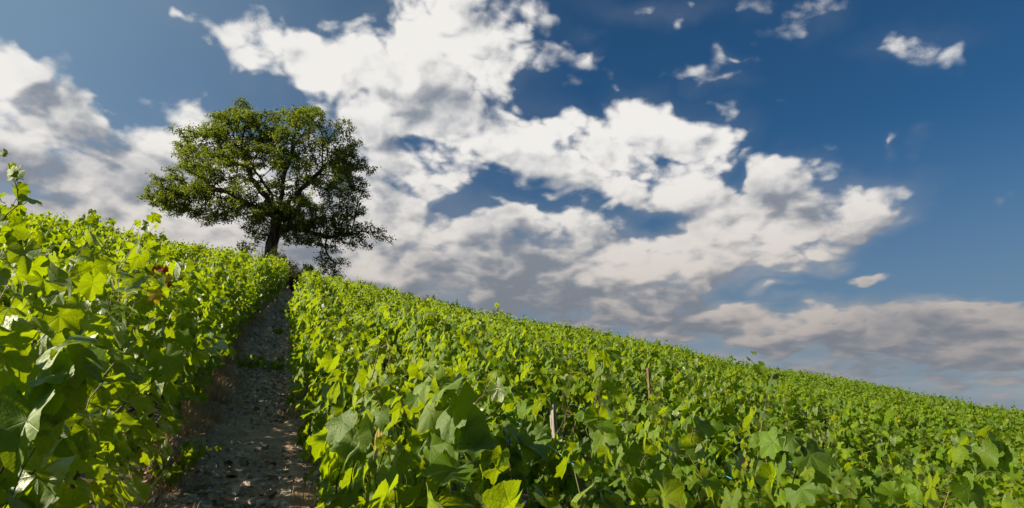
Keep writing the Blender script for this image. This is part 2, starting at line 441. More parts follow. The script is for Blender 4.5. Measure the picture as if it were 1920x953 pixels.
def rough_mat(name, c1, c2, scale, bump=0.5, dist=0.02, rough=0.9, stretch=None, c3=None, detail=6):
    m, k = new_mat(name); t = m.node_tree
    out = t.nodes.new('ShaderNodeOutputMaterial')
    tcn = t.nodes.new('ShaderNodeTexCoord')
    vec = tcn.outputs['Object']
    if stretch: vec = k.v('MULTIPLY', vec, stretch)
    n = k.noise(vec, scale, detail, 0.62)
    col = k.mix(k.ramp(n, 0.35, 0.65), c1, c2)
    if c3 is not None:
        n2 = k.noise(vec, scale * 4.3, 4, 0.6)
        col = k.mix(k.ramp(n2, 0.52, 0.68), col, c3)
    b = t.nodes.new('ShaderNodeBsdfPrincipled')
    t.links.new(col, b.inputs['Base Color']); b.inputs['Roughness'].default_value = rough
    b.inputs['Specular IOR Level'].default_value = 0.25
    bp = t.nodes.new('ShaderNodeBump'); bp.inputs['Strength'].default_value = bump; bp.inputs['Distance'].default_value = dist
    t.links.new(n, bp.inputs['Height']); t.links.new(bp.outputs[0], b.inputs['Normal'])
    t.links.new(b.outputs[0], out.inputs[0])
    return m


def cane_mat():
    m, k = new_mat('vine_cane'); t = m.node_tree
    out = t.nodes.new('ShaderNodeOutputMaterial')
    da = k.attr('leafdata'); sp = t.nodes.new('ShaderNodeSeparateXYZ'); t.links.new(da.outputs['Vector'], sp.inputs[0])
    col = k.mix(sp.outputs[0], (0.11, 0.055, 0.022), (0.16, 0.19, 0.03))
    b = t.nodes.new('ShaderNodeBsdfPrincipled'); t.links.new(col, b.inputs['Base Color']); b.inputs['Roughness'].default_value = 0.5
    t.links.new(b.outputs[0], out.inputs[0]); return m


M_CANE = cane_mat()
M_TRUNK = rough_mat('old_vine_bark', (0.035, 0.026, 0.020), (0.11, 0.085, 0.065), 22, 1.0, 0.02, stretch=(1, 1, 0.25))
M_BARK = rough_mat('oak_bark', (0.030, 0.022, 0.016), (0.105, 0.075, 0.050), 5, 1.0, 0.06, stretch=(1, 1, 0.3))
M_GREY = rough_mat('weathered_grey_wood', (0.12, 0.105, 0.09), (0.42, 0.385, 0.34), 55, 1.0, 0.01, stretch=(1, 1, 0.07))
M_BROWN = rough_mat('brown_wood', (0.10, 0.065, 0.042), (0.24, 0.17, 0.12), 45, 0.8, 0.006, stretch=(1, 1, 0.1))
M_SOIL = rough_mat('stony_soil', (0.09, 0.066, 0.046), (0.18, 0.14, 0.105), 3.5, 1.0, 0.03, c3=(0.26, 0.22, 0.18), detail=9)
M_PATH = rough_mat('trodden_stony_soil', (0.29, 0.185, 0.11), (0.46, 0.335, 0.22), 7, 1.0, 0.03, c3=(0.50, 0.42, 0.33), detail=9)
M_PLAIN = rough_mat('distant_fields', (0.06, 0.08, 0.03), (0.12, 0.11, 0.06), 0.02, 0.2, 0.02)
M_STRAW = rough_mat('straw', (0.30, 0.21, 0.115), (0.55, 0.41, 0.24), 3, 0.0, 0.001)
M_GRASS = rough_mat('green_grass', (0.05, 0.09, 0.02), (0.10, 0.14, 0.03), 3, 0.0, 0.001)
m, k = new_mat('blue_twine'); b = m.node_tree.nodes.new('ShaderNodeBsdfPrincipled'); b.inputs['Base Color'].default_value = (0.10, 0.42, 0.72, 1)
b.inputs['Roughness'].default_value = 0.45
o_ = m.node_tree.nodes.new('ShaderNodeOutputMaterial'); m.node_tree.links.new(b.outputs[0], o_.inputs[0]); M_TWINE = m


def stone_mat():
    m, k = new_mat('slate_chips'); t = m.node_tree
    out = t.nodes.new('ShaderNodeOutputMaterial')
    da = k.attr('leafdata'); sp = t.nodes.new('ShaderNodeSeparateXYZ'); t.links.new(da.outputs['Vector'], sp.inputs[0])
    col = k.mix(sp.outputs[0], (0.27, 0.21, 0.155), (0.74, 0.64, 0.52))
    col = k.mix(k.ramp(sp.outputs[1], 0.7, 0.95), col, (0.22, 0.14, 0.08))
    n = k.noise(None, 60, 3, 0.6)
    col = k.mix(k.ramp(n, 0.4, 0.7, 0, 0.35), col, (0.08, 0.07, 0.06))
    b = t.nodes.new('ShaderNodeBsdfPrincipled'); t.links.new(col, b.inputs['Base Color']); b.inputs['Roughness'].default_value = 0.75
    t.links.new(b.outputs[0], out.inputs[0]); return m
M_STONE = stone_mat()

# ------------------------------------------------------------------ ground and path
def grid_mesh(name, xs, ys, zfun, mat):
    X, Y = np.meshgrid(xs, ys)
    Z = zfun(X, Y)
    V = np.stack([X, Y, Z], -1).reshape(-1, 3)
    nx, ny = len(xs), len(ys)
    i = np.arange(ny - 1)[:, None] * nx; j = np.arange(nx - 1)[None, :]
    q = np.stack([i + j, i + j + 1, i + nx + j + 1, i + nx + j], -1).reshape(-1, 4)
    return mesh_np(name, V, [q], mat)


def spread(lim, near, step, grow=1.18):
    a = list(np.arange(0, near, step)); w = step
    while a[-1] < lim:
        w *= grow; a.append(a[-1] + w)
    return np.array(a)
pos = spread(5000, 60, 0.75); xs = np.concatenate([-pos[:0:-1], pos])
def hash_noise(x, y, seed=0):
    """value noise made of a few sines, cheap and smooth"""
    r = np.random.default_rng(seed); z = 0 * x
    for i in range(14):
        f = 0.5 * 1.42 ** i; a = r.uniform(0, 6.28); p = r.uniform(0, 6.28)
        z = z + np.sin((x * math.cos(a) + y * math.sin(a)) * f + p) / f ** 0.9
    return z
PATH_L = -0.22
ground = link('ground', grid_mesh('ground', xs, xs, lambda X, Y: terrain(X, Y) - 0.02, M_SOIL))
tag(ground, kind='structure')


def path_z(l, s, X, Y):
    z = terrain(X, Y)
    w = np.clip((0.75 - np.abs(l - PATH_L)) / 0.2, 0, 1)
    rel = 0.015 * hash_noise(X * 3, Y * 3, 3) + 0.009 * hash_noise(X * 17, Y * 17, 5)
    rut = -0.03 * np.cos((l - PATH_L) * 4.5)
    # shallow steps across the slope
    st = 0.035 * (((s * 0.47 + 0.2 * np.sin(l * 3)) % 1.0) ** 3)
    return z + (rel + st + rut + 0.035) * w - 0.05 * (1 - w)
ls = np.linspace(-0.78, 0.78, 70) + PATH_L
ss = np.concatenate([np.arange(-1.5, 14, 0.028), np.arange(14, 44, 0.12)])
Lg, Sg = np.meshgrid(ls, ss)
Bg = Lg + bend(Sg)
Xg, Yg = Bg * DL.x + Sg * DS.x, Bg * DL.y + Sg * DS.y
Zg = path_z(Lg, Sg, Xg, Yg)
nx = len(ls)
i = np.arange(len(ss) - 1)[:, None] * nx; j = np.arange(nx - 1)[None, :]
q = np.stack([i + j, i + j + 1, i + nx + j + 1, i + nx + j], -1).reshape(-1, 4)
path = link('path', mesh_np('path', np.stack([Xg, Yg, Zg], -1).reshape(-1, 3), [q], M_PATH))
tag(path, kind='structure')


def path_h(l, s):
    lb = np.asarray(l) + bend(s)
    X, Y = lb * DL.x + s * DS.x, lb * DL.y + s * DS.y
    return path_z(np.asarray(l), np.asarray(s), X, Y)

# slate chips lying loose on the path
def gravel():
    n = 22000
    s = 0.5 + (RNG.random(n) ** 1.5) * 30
    l = PATH_L + RNG.normal(0, 0.36, n); l = np.clip(l, PATH_L - 0.85, PATH_L + 0.8)
    # the chips gather in drifts and leave patches of bare trodden soil
    keep = (hash_noise(l * 2.4, s * 1.6, 41) + RNG.normal(0, 0.9, n)) > -0.35
    s, l = s[keep], l[keep]; n = len(s)
    base = np.array([[math.cos(a), math.sin(a), 0] for a in np.arange(6) * math.pi / 3])
    rad = np.exp(RNG.normal(-4.25, 0.60, n)); rad = np.clip(rad, 0.005, 0.045)
    V = np.zeros((n, 12, 3))
    jit = 1 + RNG.uniform(-0.35, 0.35, (n, 6, 1))
    top = base[None] * jit
    el = RNG.uniform(0.55, 1.0, n)
    th = RNG.uniform(0.16, 0.5, n)
    V[:, :6] = top; V[:, 6:] = top * 0.82
    V[:, :, 1] *= el[:, None]
    V[:, :6, 2] = -th[:, None]; V[:, 6:, 2] = th[:, None] + RNG.uniform(-0.1, 0.1, (n, 6))
    V *= rad[:, None, None]
    az = RNG.uniform(0, 6.283, n); tx = RNG.normal(0, 0.28, n); ty = RNG.normal(0, 0.28, n)
    c, sn = np.cos(az), np.sin(az)
    x, y = V[:, :, 0] * c[:, None] - V[:, :, 1] * sn[:, None], V[:, :, 0] * sn[:, None] + V[:, :, 1] * c[:, None]
    zz = V[:, :, 2] + tx[:, None] * x + ty[:, None] * y
    X = (l + bend(s)) * DL.x + s * DS.x; Y = (l + bend(s)) * DL.y + s * DS.y
    Z = np.maximum(path_h(l, s), terrain(X, Y) - 0.02)
    W = np.stack([x + X[:, None], y + Y[:, None], zz + Z[:, None] + rad[:, None] * 0.12], -1).reshape(-1, 3)
    off = (np.arange(n) * 12)[:, None, None]
    side = np.array([[i, (i + 1) % 6, 6 + (i + 1) % 6, 6 + i] for i in range(6)])
    F4 = (side[None] + off).reshape(-1, 4)
    F6 = (np.array([[6, 7, 8, 9, 10, 11]])[None] + off).reshape(-1, 6)
    D = np.repeat(np.stack([RNG.random(n), RNG.random(n), RNG.random(n)], -1), 12, axis=0)
    return mesh_np('gravel', W, [F4, F6], M_STONE, data=D, smooth=False)
tag(link('gravel', gravel()), 'loose grey slate chips strewn over the path between the rows', 'gravel', kind='stuff')

# ------------------------------------------------------------------ leaves
def rim(theta, teeth=0.035, step=12.857):
    """outline radius of a vine leaf, theta 0 = tip"""
    t = np.abs(theta)
    deg = np.degrees(t)
    r = 0.74 + 0 * t
    for c, h, w in ((0, 1.0, 34), (50, 0.90, 32), (100, 0.78, 32), (140, 0.66, 26)):
        r = np.maximum(r, h * np.exp(-((deg - c) / (w * 1.25)) ** 2))
    r = np.where(deg > 158, np.interp(deg, [158, 180], [0.60, 0.16]), r)
    r = r + teeth * (np.abs((deg / step) % 1 - 0.5) * 2 - 0.5) * (deg < 155)
    return r


def template(nang, rings, teeth=0.035, step=12.857):
    th = (np.arange(nang) / nang) * 2 * math.pi - math.pi
    ro = rim(th, teeth, step)
    V = [[0, 0, 0]]
    for f in rings:
        rr = ro * f
        if f < 1: rr = f * (0.5 * ro + 0.5 * np.minimum(ro, 0.7))
        V += [[r * math.cos(a), r * math.sin(a), 0] for r, a in zip(rr, th)]
    tri = [[0, 1 + i, 1 + (i + 1) % nang] for i in range(nang)]
    quad = []
    for r in range(len(rings) - 1):
        b0, b1 = 1 + r * nang, 1 + (r + 1) * nang
        quad += [[b0 + i, b1 + i, b1 + (i + 1) % nang, b0 + (i + 1) % nang] for i in range(nang)]
    V = np.array(V, float)
    F = [np.array(tri)] + ([np.array(quad)] if quad else [])
    return V, F


T_HI = template(84, (0.35, 0.72, 1.0), 0.045)
T_MID = template(28, (0.5, 1.0), 0.055, 25.714)
T_LOW = template(9, (1.0,), 0.0)
T_OAK = (np.array([[-0.5, 0, 0], [-0.1, 0.32, .05], [0.55, 0, 0], [-0.05, -0.34, 0.05]]), [np.array([[0, 3, 2, 1]])])


def leaf_mesh(name, tpl, L, mats, rng, twigs=None):
    """L: dict of arrays p (base), n (upper normal), t (tip direction), s (size), d (n,3 data)"""
    TV, TF = tpl
    p, n, t, s, d = (np.asarray(L[q], float) for q in 'pntsd')
    m = len(p)
    n = n / (np.linalg.norm(n, axis=1)[:, None] + 1e-9)
    t = t - n * (t * n).sum(1)[:, None]; t /= np.linalg.norm(t, axis=1)[:, None] + 1e-9
    b = np.cross(n, t)
    x, y = TV[:, 0][None], TV[:, 1][None]
    rr = x * x + y * y; an = np.arctan2(y, x)
    fold = rng.uniform(-0.15, 0.50, m)[:, None]; droop = rng.uniform(0.05, 0.60, m)[:, None]
    curl = rng.uniform(-0.1, 0.50, m)[:, None]; wav = rng.uniform(0.03, 0.13, m)[:, None]
    ph = rng.uniform(0, 6.28, m)[:, None]; tw = rng.normal(0, 0.16, m)[:, None]
    zz = TV[:, 2][None] + fold * np.abs(y) - droop * x * np.abs(x) - curl * y * y + wav * rr * np.sin(3 * an + ph) * 1.4 \
        + 0.5 * wav * rr * np.sin(7 * an + 2 * ph) + tw * x * y
    # the blade is puckered: high between its main veins
    va = np.abs(np.degrees(an)); va = np.minimum(np.minimum(np.abs(va), np.abs(va - 48)), np.abs(va - 100))
    zz = zz + 0.05 * np.clip(va / 24, 0, 1) * np.sqrt(rr)
    sx = 1 - 0.25 * droop * np.abs(x)
    xx = x * sx * (1 + 0 * m); yy = y * (1 - 0.3 * np.abs(fold)) * rng.uniform(0.88, 1.08, m)[:, None]
    W = p[:, None] + s[:, None, None] * (xx[..., None] * t[:, None] + yy[..., None] * b[:, None] + zz[..., None] * n[:, None])
    nv = len(TV)
    off = (np.arange(m) * nv)[:, None, None]
    F = [(f[None] + off).reshape(-1, f.shape[1]) for f in TF]
    uv = np.tile(TV, (m, 1)); D = np.repeat(d, nv, axis=0)
    V = W.reshape(-1, 3)
    return mesh_np(name, V, F, mats, uv=uv, data=D)


# sun direction and slope in a vine's own frame (x up the row, y to the left, z up)
C_, S_ = math.cos(-ROWZ), math.sin(-ROWZ)
SUN_L = np.array([SUN.x * C_ - SUN.y * S_, SUN.x * S_ + SUN.y * C_, SUN.z])
SLOPE = (gz(DS.x, DS.y) - gz(0, 0))
LAT = (gz(-DL.x, -DL.y) - gz(0, 0))


def shoot_leaves(rng, pts, out, sign, L, tubes, petiole, size, skip=0, taper=True):
    """alternate leaves along a cane"""
    n = len(pts)
    for i in range(skip, n):
        f = i / max(n - 1, 1)
        sz = size * rng.uniform(0.75, 1.2) * (1.0 if not taper else (1.0 - 0.55 * max(0, (f - 0.72) / 0.28)))
        side = 1 if (i + sign) % 2 else -1
        a = rng.normal(0, 0.7)
        dirn = np.array([side * math.cos(a) * 0.75, math.sin(a) * 0.5 + out * 0.6, 0.22 + rng.normal(0, 0.25)])
        dirn /= np.linalg.norm(dirn)
        pl = sz * rng.uniform(0.5, 0.95)
        base = pts[i] + dirn * pl
        nrm = 0.55 * dirn * np.array([1, 1, 0.2]) + np.array([0, 0, 0.28]) + 0.38 * SUN_L + rng.normal(0, 0.42, 3)
        tip = dirn * 0.55 + np.array([0, 0, -0.85]) + rng.normal(0, 0.35, 3)
        L['p'].append(base); L['n'].append(nrm); L['t'].append(tip); L['s'].append(sz)
        L['d'].append((rng.random(), max(0.0, (f - 0.6) / 0.4) * rng.uniform(0.4, 1.0) if taper else rng.random() * 0.2, 0.0))
        if tubes is not None and petiole:
            mid = (pts[i] + base) / 2 + np.array([0, 0, -0.008])
            tubes.add([pts[i], mid, base], [0.0018, 0.0015, 0.0014], 3, tint=rng.uniform(0.3, 1.0))


def cane_line(rng, start, tip, n, sag=0.0, wob=0.012):
    s, e = np.asarray(start, float), np.asarray(tip, float)
    f = np.linspace(0, 1, n)[:, None]
    pts = s + (e - s) * f
    side = rng.normal(0, 1, 3) * 0.06
    pts = pts + np.sin(f * math.pi) * side
    pts[:, 2] += -sag * (f[:, 0] ** 3)
    return pts + rng.normal(0, wob, (n, 3)) * (f > 0)


def vine_leaves(rng, top=1.30, tall=1.0, nshoot=10, size=0.075, half=0.55, tubes=None, petiole=False, width=0.24, skirt=40, vol=85):
    """size = leaf radius (petiole to tip)"""
    L = {q: [] for q in 'pntsd'}
    for i in range(nshoot):
        x0 = -half + (i + 0.5) / nshoot * 2 * half + rng.normal(0, 0.03)
        h = top * rng.uniform(0.82, 1.06) * tall
        if rng.random() < 0.22: h += rng.uniform(0.04, 0.16)
        y0 = rng.normal(0, 0.03)
        lean = rng.normal(0, width * 0.62)
        st = (x0, y0, 0.50); en = (x0 + rng.normal(0, 0.13), y0 + lean, h)
        sag = 0.0
        if rng.random() < 0.22:
            en = (x0 + rng.normal(0, 0.2), np.sign(lean) * rng.uniform(0.25, 0.40), h); sag = rng.uniform(0.1, 0.3)
        pts = cane_line(rng, st, en, 17, sag)
        if tubes is not None: tubes.add(pts, np.linspace(0.0034, 0.0012, 17), 4, tint=rng.uniform(0, 0.6))
        shoot_leaves(rng, pts, np.sign(lean), i, L, tubes, petiole, size, skip=1)
    # laterals: smaller leaves filling the hedge between the canes
    for i in range(vol):
        y = rng.choice([-1, 1]) * rng.uniform(0.05, width * 1.35)
        p = np.array([rng.uniform(-half, half), y, rng.uniform(0.42, top * tall * 0.96)])
        nrm = np.array([rng.normal(0, 0.4), np.sign(y) * 0.6, 0.5]) + 0.35 * SUN_L + rng.normal(0, 0.42, 3)
        tip = np.array([rng.normal(0, 0.5), np.sign(y) * 0.4, -0.8])
        L['p'].append(p); L['n'].append(nrm); L['t'].append(tip); L['s'].append(size * rng.uniform(0.55, 1.05)); L['d'].append((rng.random(), rng.random() * 0.35, 1.0 if rng.random() < 0.012 else 0.0))
    for i in range(skirt):
        y = rng.choice([-1, 1]) * rng.uniform(0.1, width * 1.1)
        p = np.array([rng.uniform(-half, half), y, rng.uniform(0.22, 0.6)])
        nrm = np.array([rng.normal(0, 0.4), np.sign(y) * 0.8, 0.4]) + rng.normal(0, 0.35, 3)
        L['p'].append(p); L['n'].append(nrm); L['t'].append(np.array([rng.normal(0, 0.4), np.sign(y) * 0.2, -1])); L['s'].append(size * rng.uniform(0.6, 1.0)); L['d'].append((rng.random() * 0.5, 0.0, 0.0))
    for q in L: L[q] = np.array(L[q], float).reshape(len(L[q]), -1) if q != 's' else np.array(L[q], float)
    return L


def shear(a, is_point=True):
    """the hedge follows the slope of the hill"""
    a = np.array(a, float)
    a[:, 2] += SLOPE * a[:, 0]
    return a


def trunk_mesh(name, seed):
    rng = np.random.default_rng(seed); tb = Tubes()
    pts = np.array([[rng.normal(0, 0.015), rng.normal(0, 0.02), z] for z in np.linspace(-0.12, 0.50, 9)])
    pts[0, :2] = 0
    pts = np.cumsum(np.vstack([pts[:1], np.diff(pts, axis=0)]), axis=0)
    tb.add(pts, [0.040, 0.036, 0.030, 0.031, 0.027, 0.030, 0.025, 0.027, 0.022], 8)
    for sg in (-1, 1):
        arm = np.array([[sg * x, rng.normal(0, 0.012), 0.49 + 0.02 * math.sin(x * 9) + SLOPE * sg * x] for x in np.linspace(0, 0.5, 8)])
        tb.add(arm, np.linspace(0.018, 0.007, 8), 6)
    return tb.mesh(name, M_TRUNK)


TRUNKS = [trunk_mesh('vine_trunk', 900 + i) for i in range(4)]

# ------------------------------------------------------------------ the rows
ROW_STEP = 1.15
rows = [('right', i, 0.50 + ROW_STEP * i) for i in range(0, 40)] + [('left', i, -0.98 - ROW_STEP * i) for i in range(0, 30)]
CELL = 1.0
spots = []
for side, i, l in rows:
    off = random.random() * CELL
    for j in range(-3, 52):
        s = j * CELL + off * 0 + (0.37 * i) % 1.0
        b = P(l + random.uniform(-0.07, 0.07), s)
        if b.y > CREST + 9 or b.y < -2.5: continue
        c = b + Vector((0, 0, 0.9))
        vis = False; dep = 99
        for hh in (0.4, 0.9, 1.35):
            for ds in (-0.5, 0, 0.5):
                pr = project(b + DS * ds + Vector((0, 0, hh)))
                if pr and pr[2] > 0.25 and -110 < pr[0] < 2030 and pr[1] < 1060: vis = True; dep = min(dep, pr[2])
        dist = (c - cam.location).length
        if vis: spots.append(dict(side=side, i=i, l=l, s=s, b=b, dist=dist, dep=dep))
        elif dist < 3.4: spots.append(dict(side=side, i=i, l=l, s=s, b=b, dist=dist, dep=99, hid=True))
# the tree stands in the first row left of the path
TREE = ray_point(506, 486, 41.0); print('TREE', TREE); TREE.z = gz(TREE.x, TREE.y) - 0.05
spots = [q for q in spots if (q['b'] - TREE).length > 1.5 and not (abs(q['b'].x - TREE.x) < 1.4 and -3.2 < q['b'].y - TREE.y < 0)]
print('oak foot', project(TREE))
spots.sort(key=lambda q: q['dist'])
singles, masses = spots[:300], spots[300:]


def stature(q):
    """vines of the first rows left of the path stand taller than the others"""
    base = {0: 1.16, 1: 1.12}.get(q['i'], 1.06) if q['side'] == 'left' else {0: 0.98}.get(q['i'], 1.0)
    v = 0.065 * float(hash_noise(q['l'] * 1.1 + 5, q['s'] * 0.9, 31))
    return base * (1 + max(-0.22, min(0.13, v)))


def to_local(q, w):
    d = Vector(w) - q['b']
    c, s = math.cos(-ROWZ), math.sin(-ROWZ)
    return np.array([d.x * c - d.y * s, d.x * s + d.y * c, d.z])


# tall or reaching shoots the photograph shows: foot and tip (sheet x, y, depth), leaves, leaf radius
HERO = [
    ('right', (800, 960, 1.75), (803, 700, 1.75), 11, 0.100, 'big pale leaves'),
    ('right', (640, 990, 1.9), (668, 800, 1.9), 8, 0.075, ''),
    ('right', (930, 1000, 1.8), (985, 800, 1.85), 9, 0.078, ''),
    ('right', (1120, 800, 2.9), (1133, 655, 2.9), 7, 0.07, ''),
    ('right', (915, 690, 5.0), (925, 572, 5.0), 6, 0.06, ''),
    ('right', (1290, 850, 2.6), (1270, 735, 2.6), 7, 0.08, ''),
    ('right', (1430, 780, 3.1), (1405, 672, 3.1), 6, 0.045, ''),
    ('right', (1500, 990, 2.0), (1500, 880, 2.0), 7, 0.085, ''),
    ('right', (1760, 980, 2.1), (1800, 850, 2.1), 7, 0.085, ''),
    ('left', (-6, 430, 2.3), (22, 308, 2.3), 6, 0.055, ''),
    ('left', (190, 560, 3.7), (178, 396, 3.7), 12, 0.075, ''),
    ('left', (-30, 960, 1.35), (170, 690, 1.5), 11, 0.10, ''),
    ('left', (60, 1000, 1.5), (90, 800, 1.5), 8, 0.11, ''),
    ('left', (230, 760, 2.9), (390, 640, 3.0), 8, 0.10, ''),
    ('left', (420, 660, 5.4), (385, 530, 5.4), 8, 0.07, ''),
]
heroes = {}
for side, foot, tip, nl, sz, note in HERO:
    wf, wtp = ray_point(*foot), ray_point(*tip)
    cand = [q for q in singles if q['side'] == side and q['i'] <= 1]
    q = min(cand, key=lambda q: ((q['b'] - wf) * 1.0).to_2d().length)
    heroes.setdefault(id(q), []).append((wf, wtp, nl, sz))

# wooden stakes (sheet x, y of the top, depth, half width)
STAKES = [(1052, 757, 4.75, 0.021, M_GREY), (1224, 690, 5.8, 0.011, M_BROWN), (778, 638, 9.7, 0.018, M_GREY)]
stake_tops = [ray_point(a, b_, c_) for a, b_, c_, _, _ in STAKES]
CLEAR = [(ray_point(a, b_ + h, 1.0) - cam.location, c_, w * 2 / c_ + 0.004) for a, b_, c_, w, _ in STAKES for h in ((6, 18, 30) if w > 0.018 else (4,))]


def keep_mask(q, L):
    """leaves dropped: the ones that would sit on a stake's head, on the lens, or float over the lane"""
    c, s = math.cos(ROWZ), math.sin(ROWZ)
    pl = L['p']
    W = np.stack([pl[:, 0] * c - pl[:, 1] * s + q['b'].x, pl[:, 0] * s + pl[:, 1] * c + q['b'].y, pl[:, 2] + q['b'].z], -1)
    v = W - np.array(cam.location)
    dist = np.linalg.norm(v, axis=1)
    ok = dist > 1.2
    if q['i'] == 0:                                    # the picker's side of the row is bare at the foot
        inner = pl[:, 1] < 0.1 if q['side'] == 'left' else pl[:, 1] > -0.1
        hgt = pl[:, 2] - SLOPE * pl[:, 0]
        ok &= ~(inner & (hgt < (0.40 if q['side'] == 'left' else 0.32)))
    for d, dep, rad in CLEAR:
        dn = np.array(d.normalized()); al = v @ dn
        perp = np.linalg.norm(v - al[:, None] * dn[None], axis=1)
        ok &= ~((perp < L['s'] * 0.9 + rad * al) & (al > 0) & (al < dep * 1.08 + 0.05))
    return ok


PROTO = {}
def proto(level, n):
    key = (level, n)
    if key not in PROTO:
        rng = np.random.default_rng(100 * level + n)
        tb = Tubes() if level < 2 else None
        if level == 1:
            L = vine_leaves(rng, tubes=tb, size=0.070, nshoot=13)
            tpl, mat = T_MID, M_LEAFP
        else:
            L = vine_leaves(rng, tubes=tb, size=0.074, nshoot=13)
            tpl, mat = T_LOW, M_LEAFP
        L['p'] = shear(L['p'])
        fo = leaf_mesh('vine_foliage', tpl, L, mat, rng)
        br = None
        if tb is not None:
            tb.V = [shear(v) for v in tb.V]
            br = tb.mesh('vine_branchwork', M_CANE)
        PROTO[key] = (fo, br)
    return PROTO[key]


def unique_foliage(q):
    rng = np.random.default_rng(int(q['l'] * 1000) * 7 % 100000 + int(q['s'] * 100) + 3000)
    hi = q['dist'] < 4.2
    tb = Tubes()
    L = vine_leaves(rng, top=1.30, tall=stature(q), tubes=tb, petiole=True, size=0.074, nshoot=12)
    L['p'] = shear(L['p']); tb.V = [shear(v) for v in tb.V]
    for wf, wtp, nl, sz in heroes.get(id(q), ()):
        a, b_ = to_local(q, wf), to_local(q, wtp)
        H = {z_: [] for z_ in 'pntsd'}
        pts = cane_line(rng, a, b_, nl, 0.0, 0.008)
        root = cane_line(rng, (np.clip(a[0], -.4, .4), 0, 0.5 + SLOPE * np.clip(a[0], -.4, .4)), a, 5, 0, 0.004)
        tb.add(np.vstack([root[:-1], pts]), np.linspace(0.0032, 0.0015, nl + 4), 5, tint=0.25)
        shoot_leaves(rng, cane_line(rng, root[0], root[-1], 7, 0, 0.004), 0.0, 1, H, tb, True, 0.07, skip=1, taper=False)
        shoot_leaves(rng, pts, rng.choice([-1, 1]) * 0.3, 0, H, tb, True, sz * 0.85, skip=0)
        shoot_leaves(rng, pts + rng.normal(0, 0.012, pts.shape), 0.0, 1, H, tb, True, sz * 0.7, skip=0)
        for z_ in 'pntd': L[z_] = np.vstack([L[z_], np.array(H[z_], float)])
        L['s'] = np.concatenate([L['s'], np.array(H['s'])])
    for wp, code, sz in q.get('odd', ()):
        pp = to_local(q, wp)
        v = np.array(to_local(q, cam.location)) - pp; v /= np.linalg.norm(v)
        L['p'] = np.vstack([L['p'], pp]); L['n'] = np.vstack([L['n'], v + np.array([0, 0.4, 0.5])]); L['t'] = np.vstack([L['t'], [0.4, -0.2, -0.7]])
        L['s'] = np.append(L['s'], sz); L['d'] = np.vstack([L['d'], [0.5, 0, code]])
    if q['i'] == 0:                                    # leaves hanging out over the path
        ne = 42 if q['side'] == 'left' else 30
        sg = -1 if q['side'] == 'left' else 1
        x = rng.uniform(-0.55, 0.55, ne); zz = rng.uniform(0.38, 0.95, ne)
        yy = sg * (0.18 + 0.20 * rng.random(ne) * np.clip((1.15 - zz) / 0.5, 0.4, 1))
        L['p'] = np.vstack([L['p'], np.stack([x, yy, zz + SLOPE * x], -1)])
        L['n'] = np.vstack([L['n'], np.stack([rng.normal(0, .4, ne), sg * 0.5 + rng.normal(0, .3, ne), 0.6 + rng.normal(0, .3, ne)], -1)])
        L['t'] = np.vstack([L['t'], np.stack([rng.normal(0, .5, ne), np.full(ne, sg * 0.4), np.full(ne, -0.8)], -1)])
        L['s'] = np.concatenate([L['s'], rng.uniform(0.05, 0.085, ne)]); L['d'] = np.vstack([L['d'], np.stack([rng.random(ne), rng.random(ne) * .3, np.zeros(ne)], -1)])
    ok = keep_mask(q, L)
    for z_ in 'pntsd': L[z_] = L[z_][ok]
    fo = leaf_mesh('vine_foliage', T_HI if hi else T_MID, L, M_LEAF if hi else M_LEAFP, rng)
    return fo, tb.mesh('vine_branchwork', M_CANE)


CLEAR += [(ray_point(a, b_, 1.0) - cam.location, 4.08, 0.012) for a, b_ in ((300, 508), (308, 524), (294, 555))]
# the vine with the red and yellow leaves, left of the path
odd_spots = [((294, 506, 4.2), 2, 0.043), ((308, 504, 4.22), 2, 0.032), ((312, 520, 4.2), 1, 0.04), ((292, 552, 4.15), 1, 0.06), ((284, 566, 4.15), 1, 0.045), ((316, 532, 4.2), 2, 0.030)]
wp0 = ray_point(300, 520, 4.3)
oq = min([q for q in singles if q['side'] == 'left' and q['i'] <= 2], key=lambda q: (q['b'] - wp0).to_2d().length)
oq['odd'] = [(ray_point(*a), c, s_) for a, c, s_ in odd_spots]; oq['label'] = 'grapevine left of the path with one red leaf above a yellowed one'

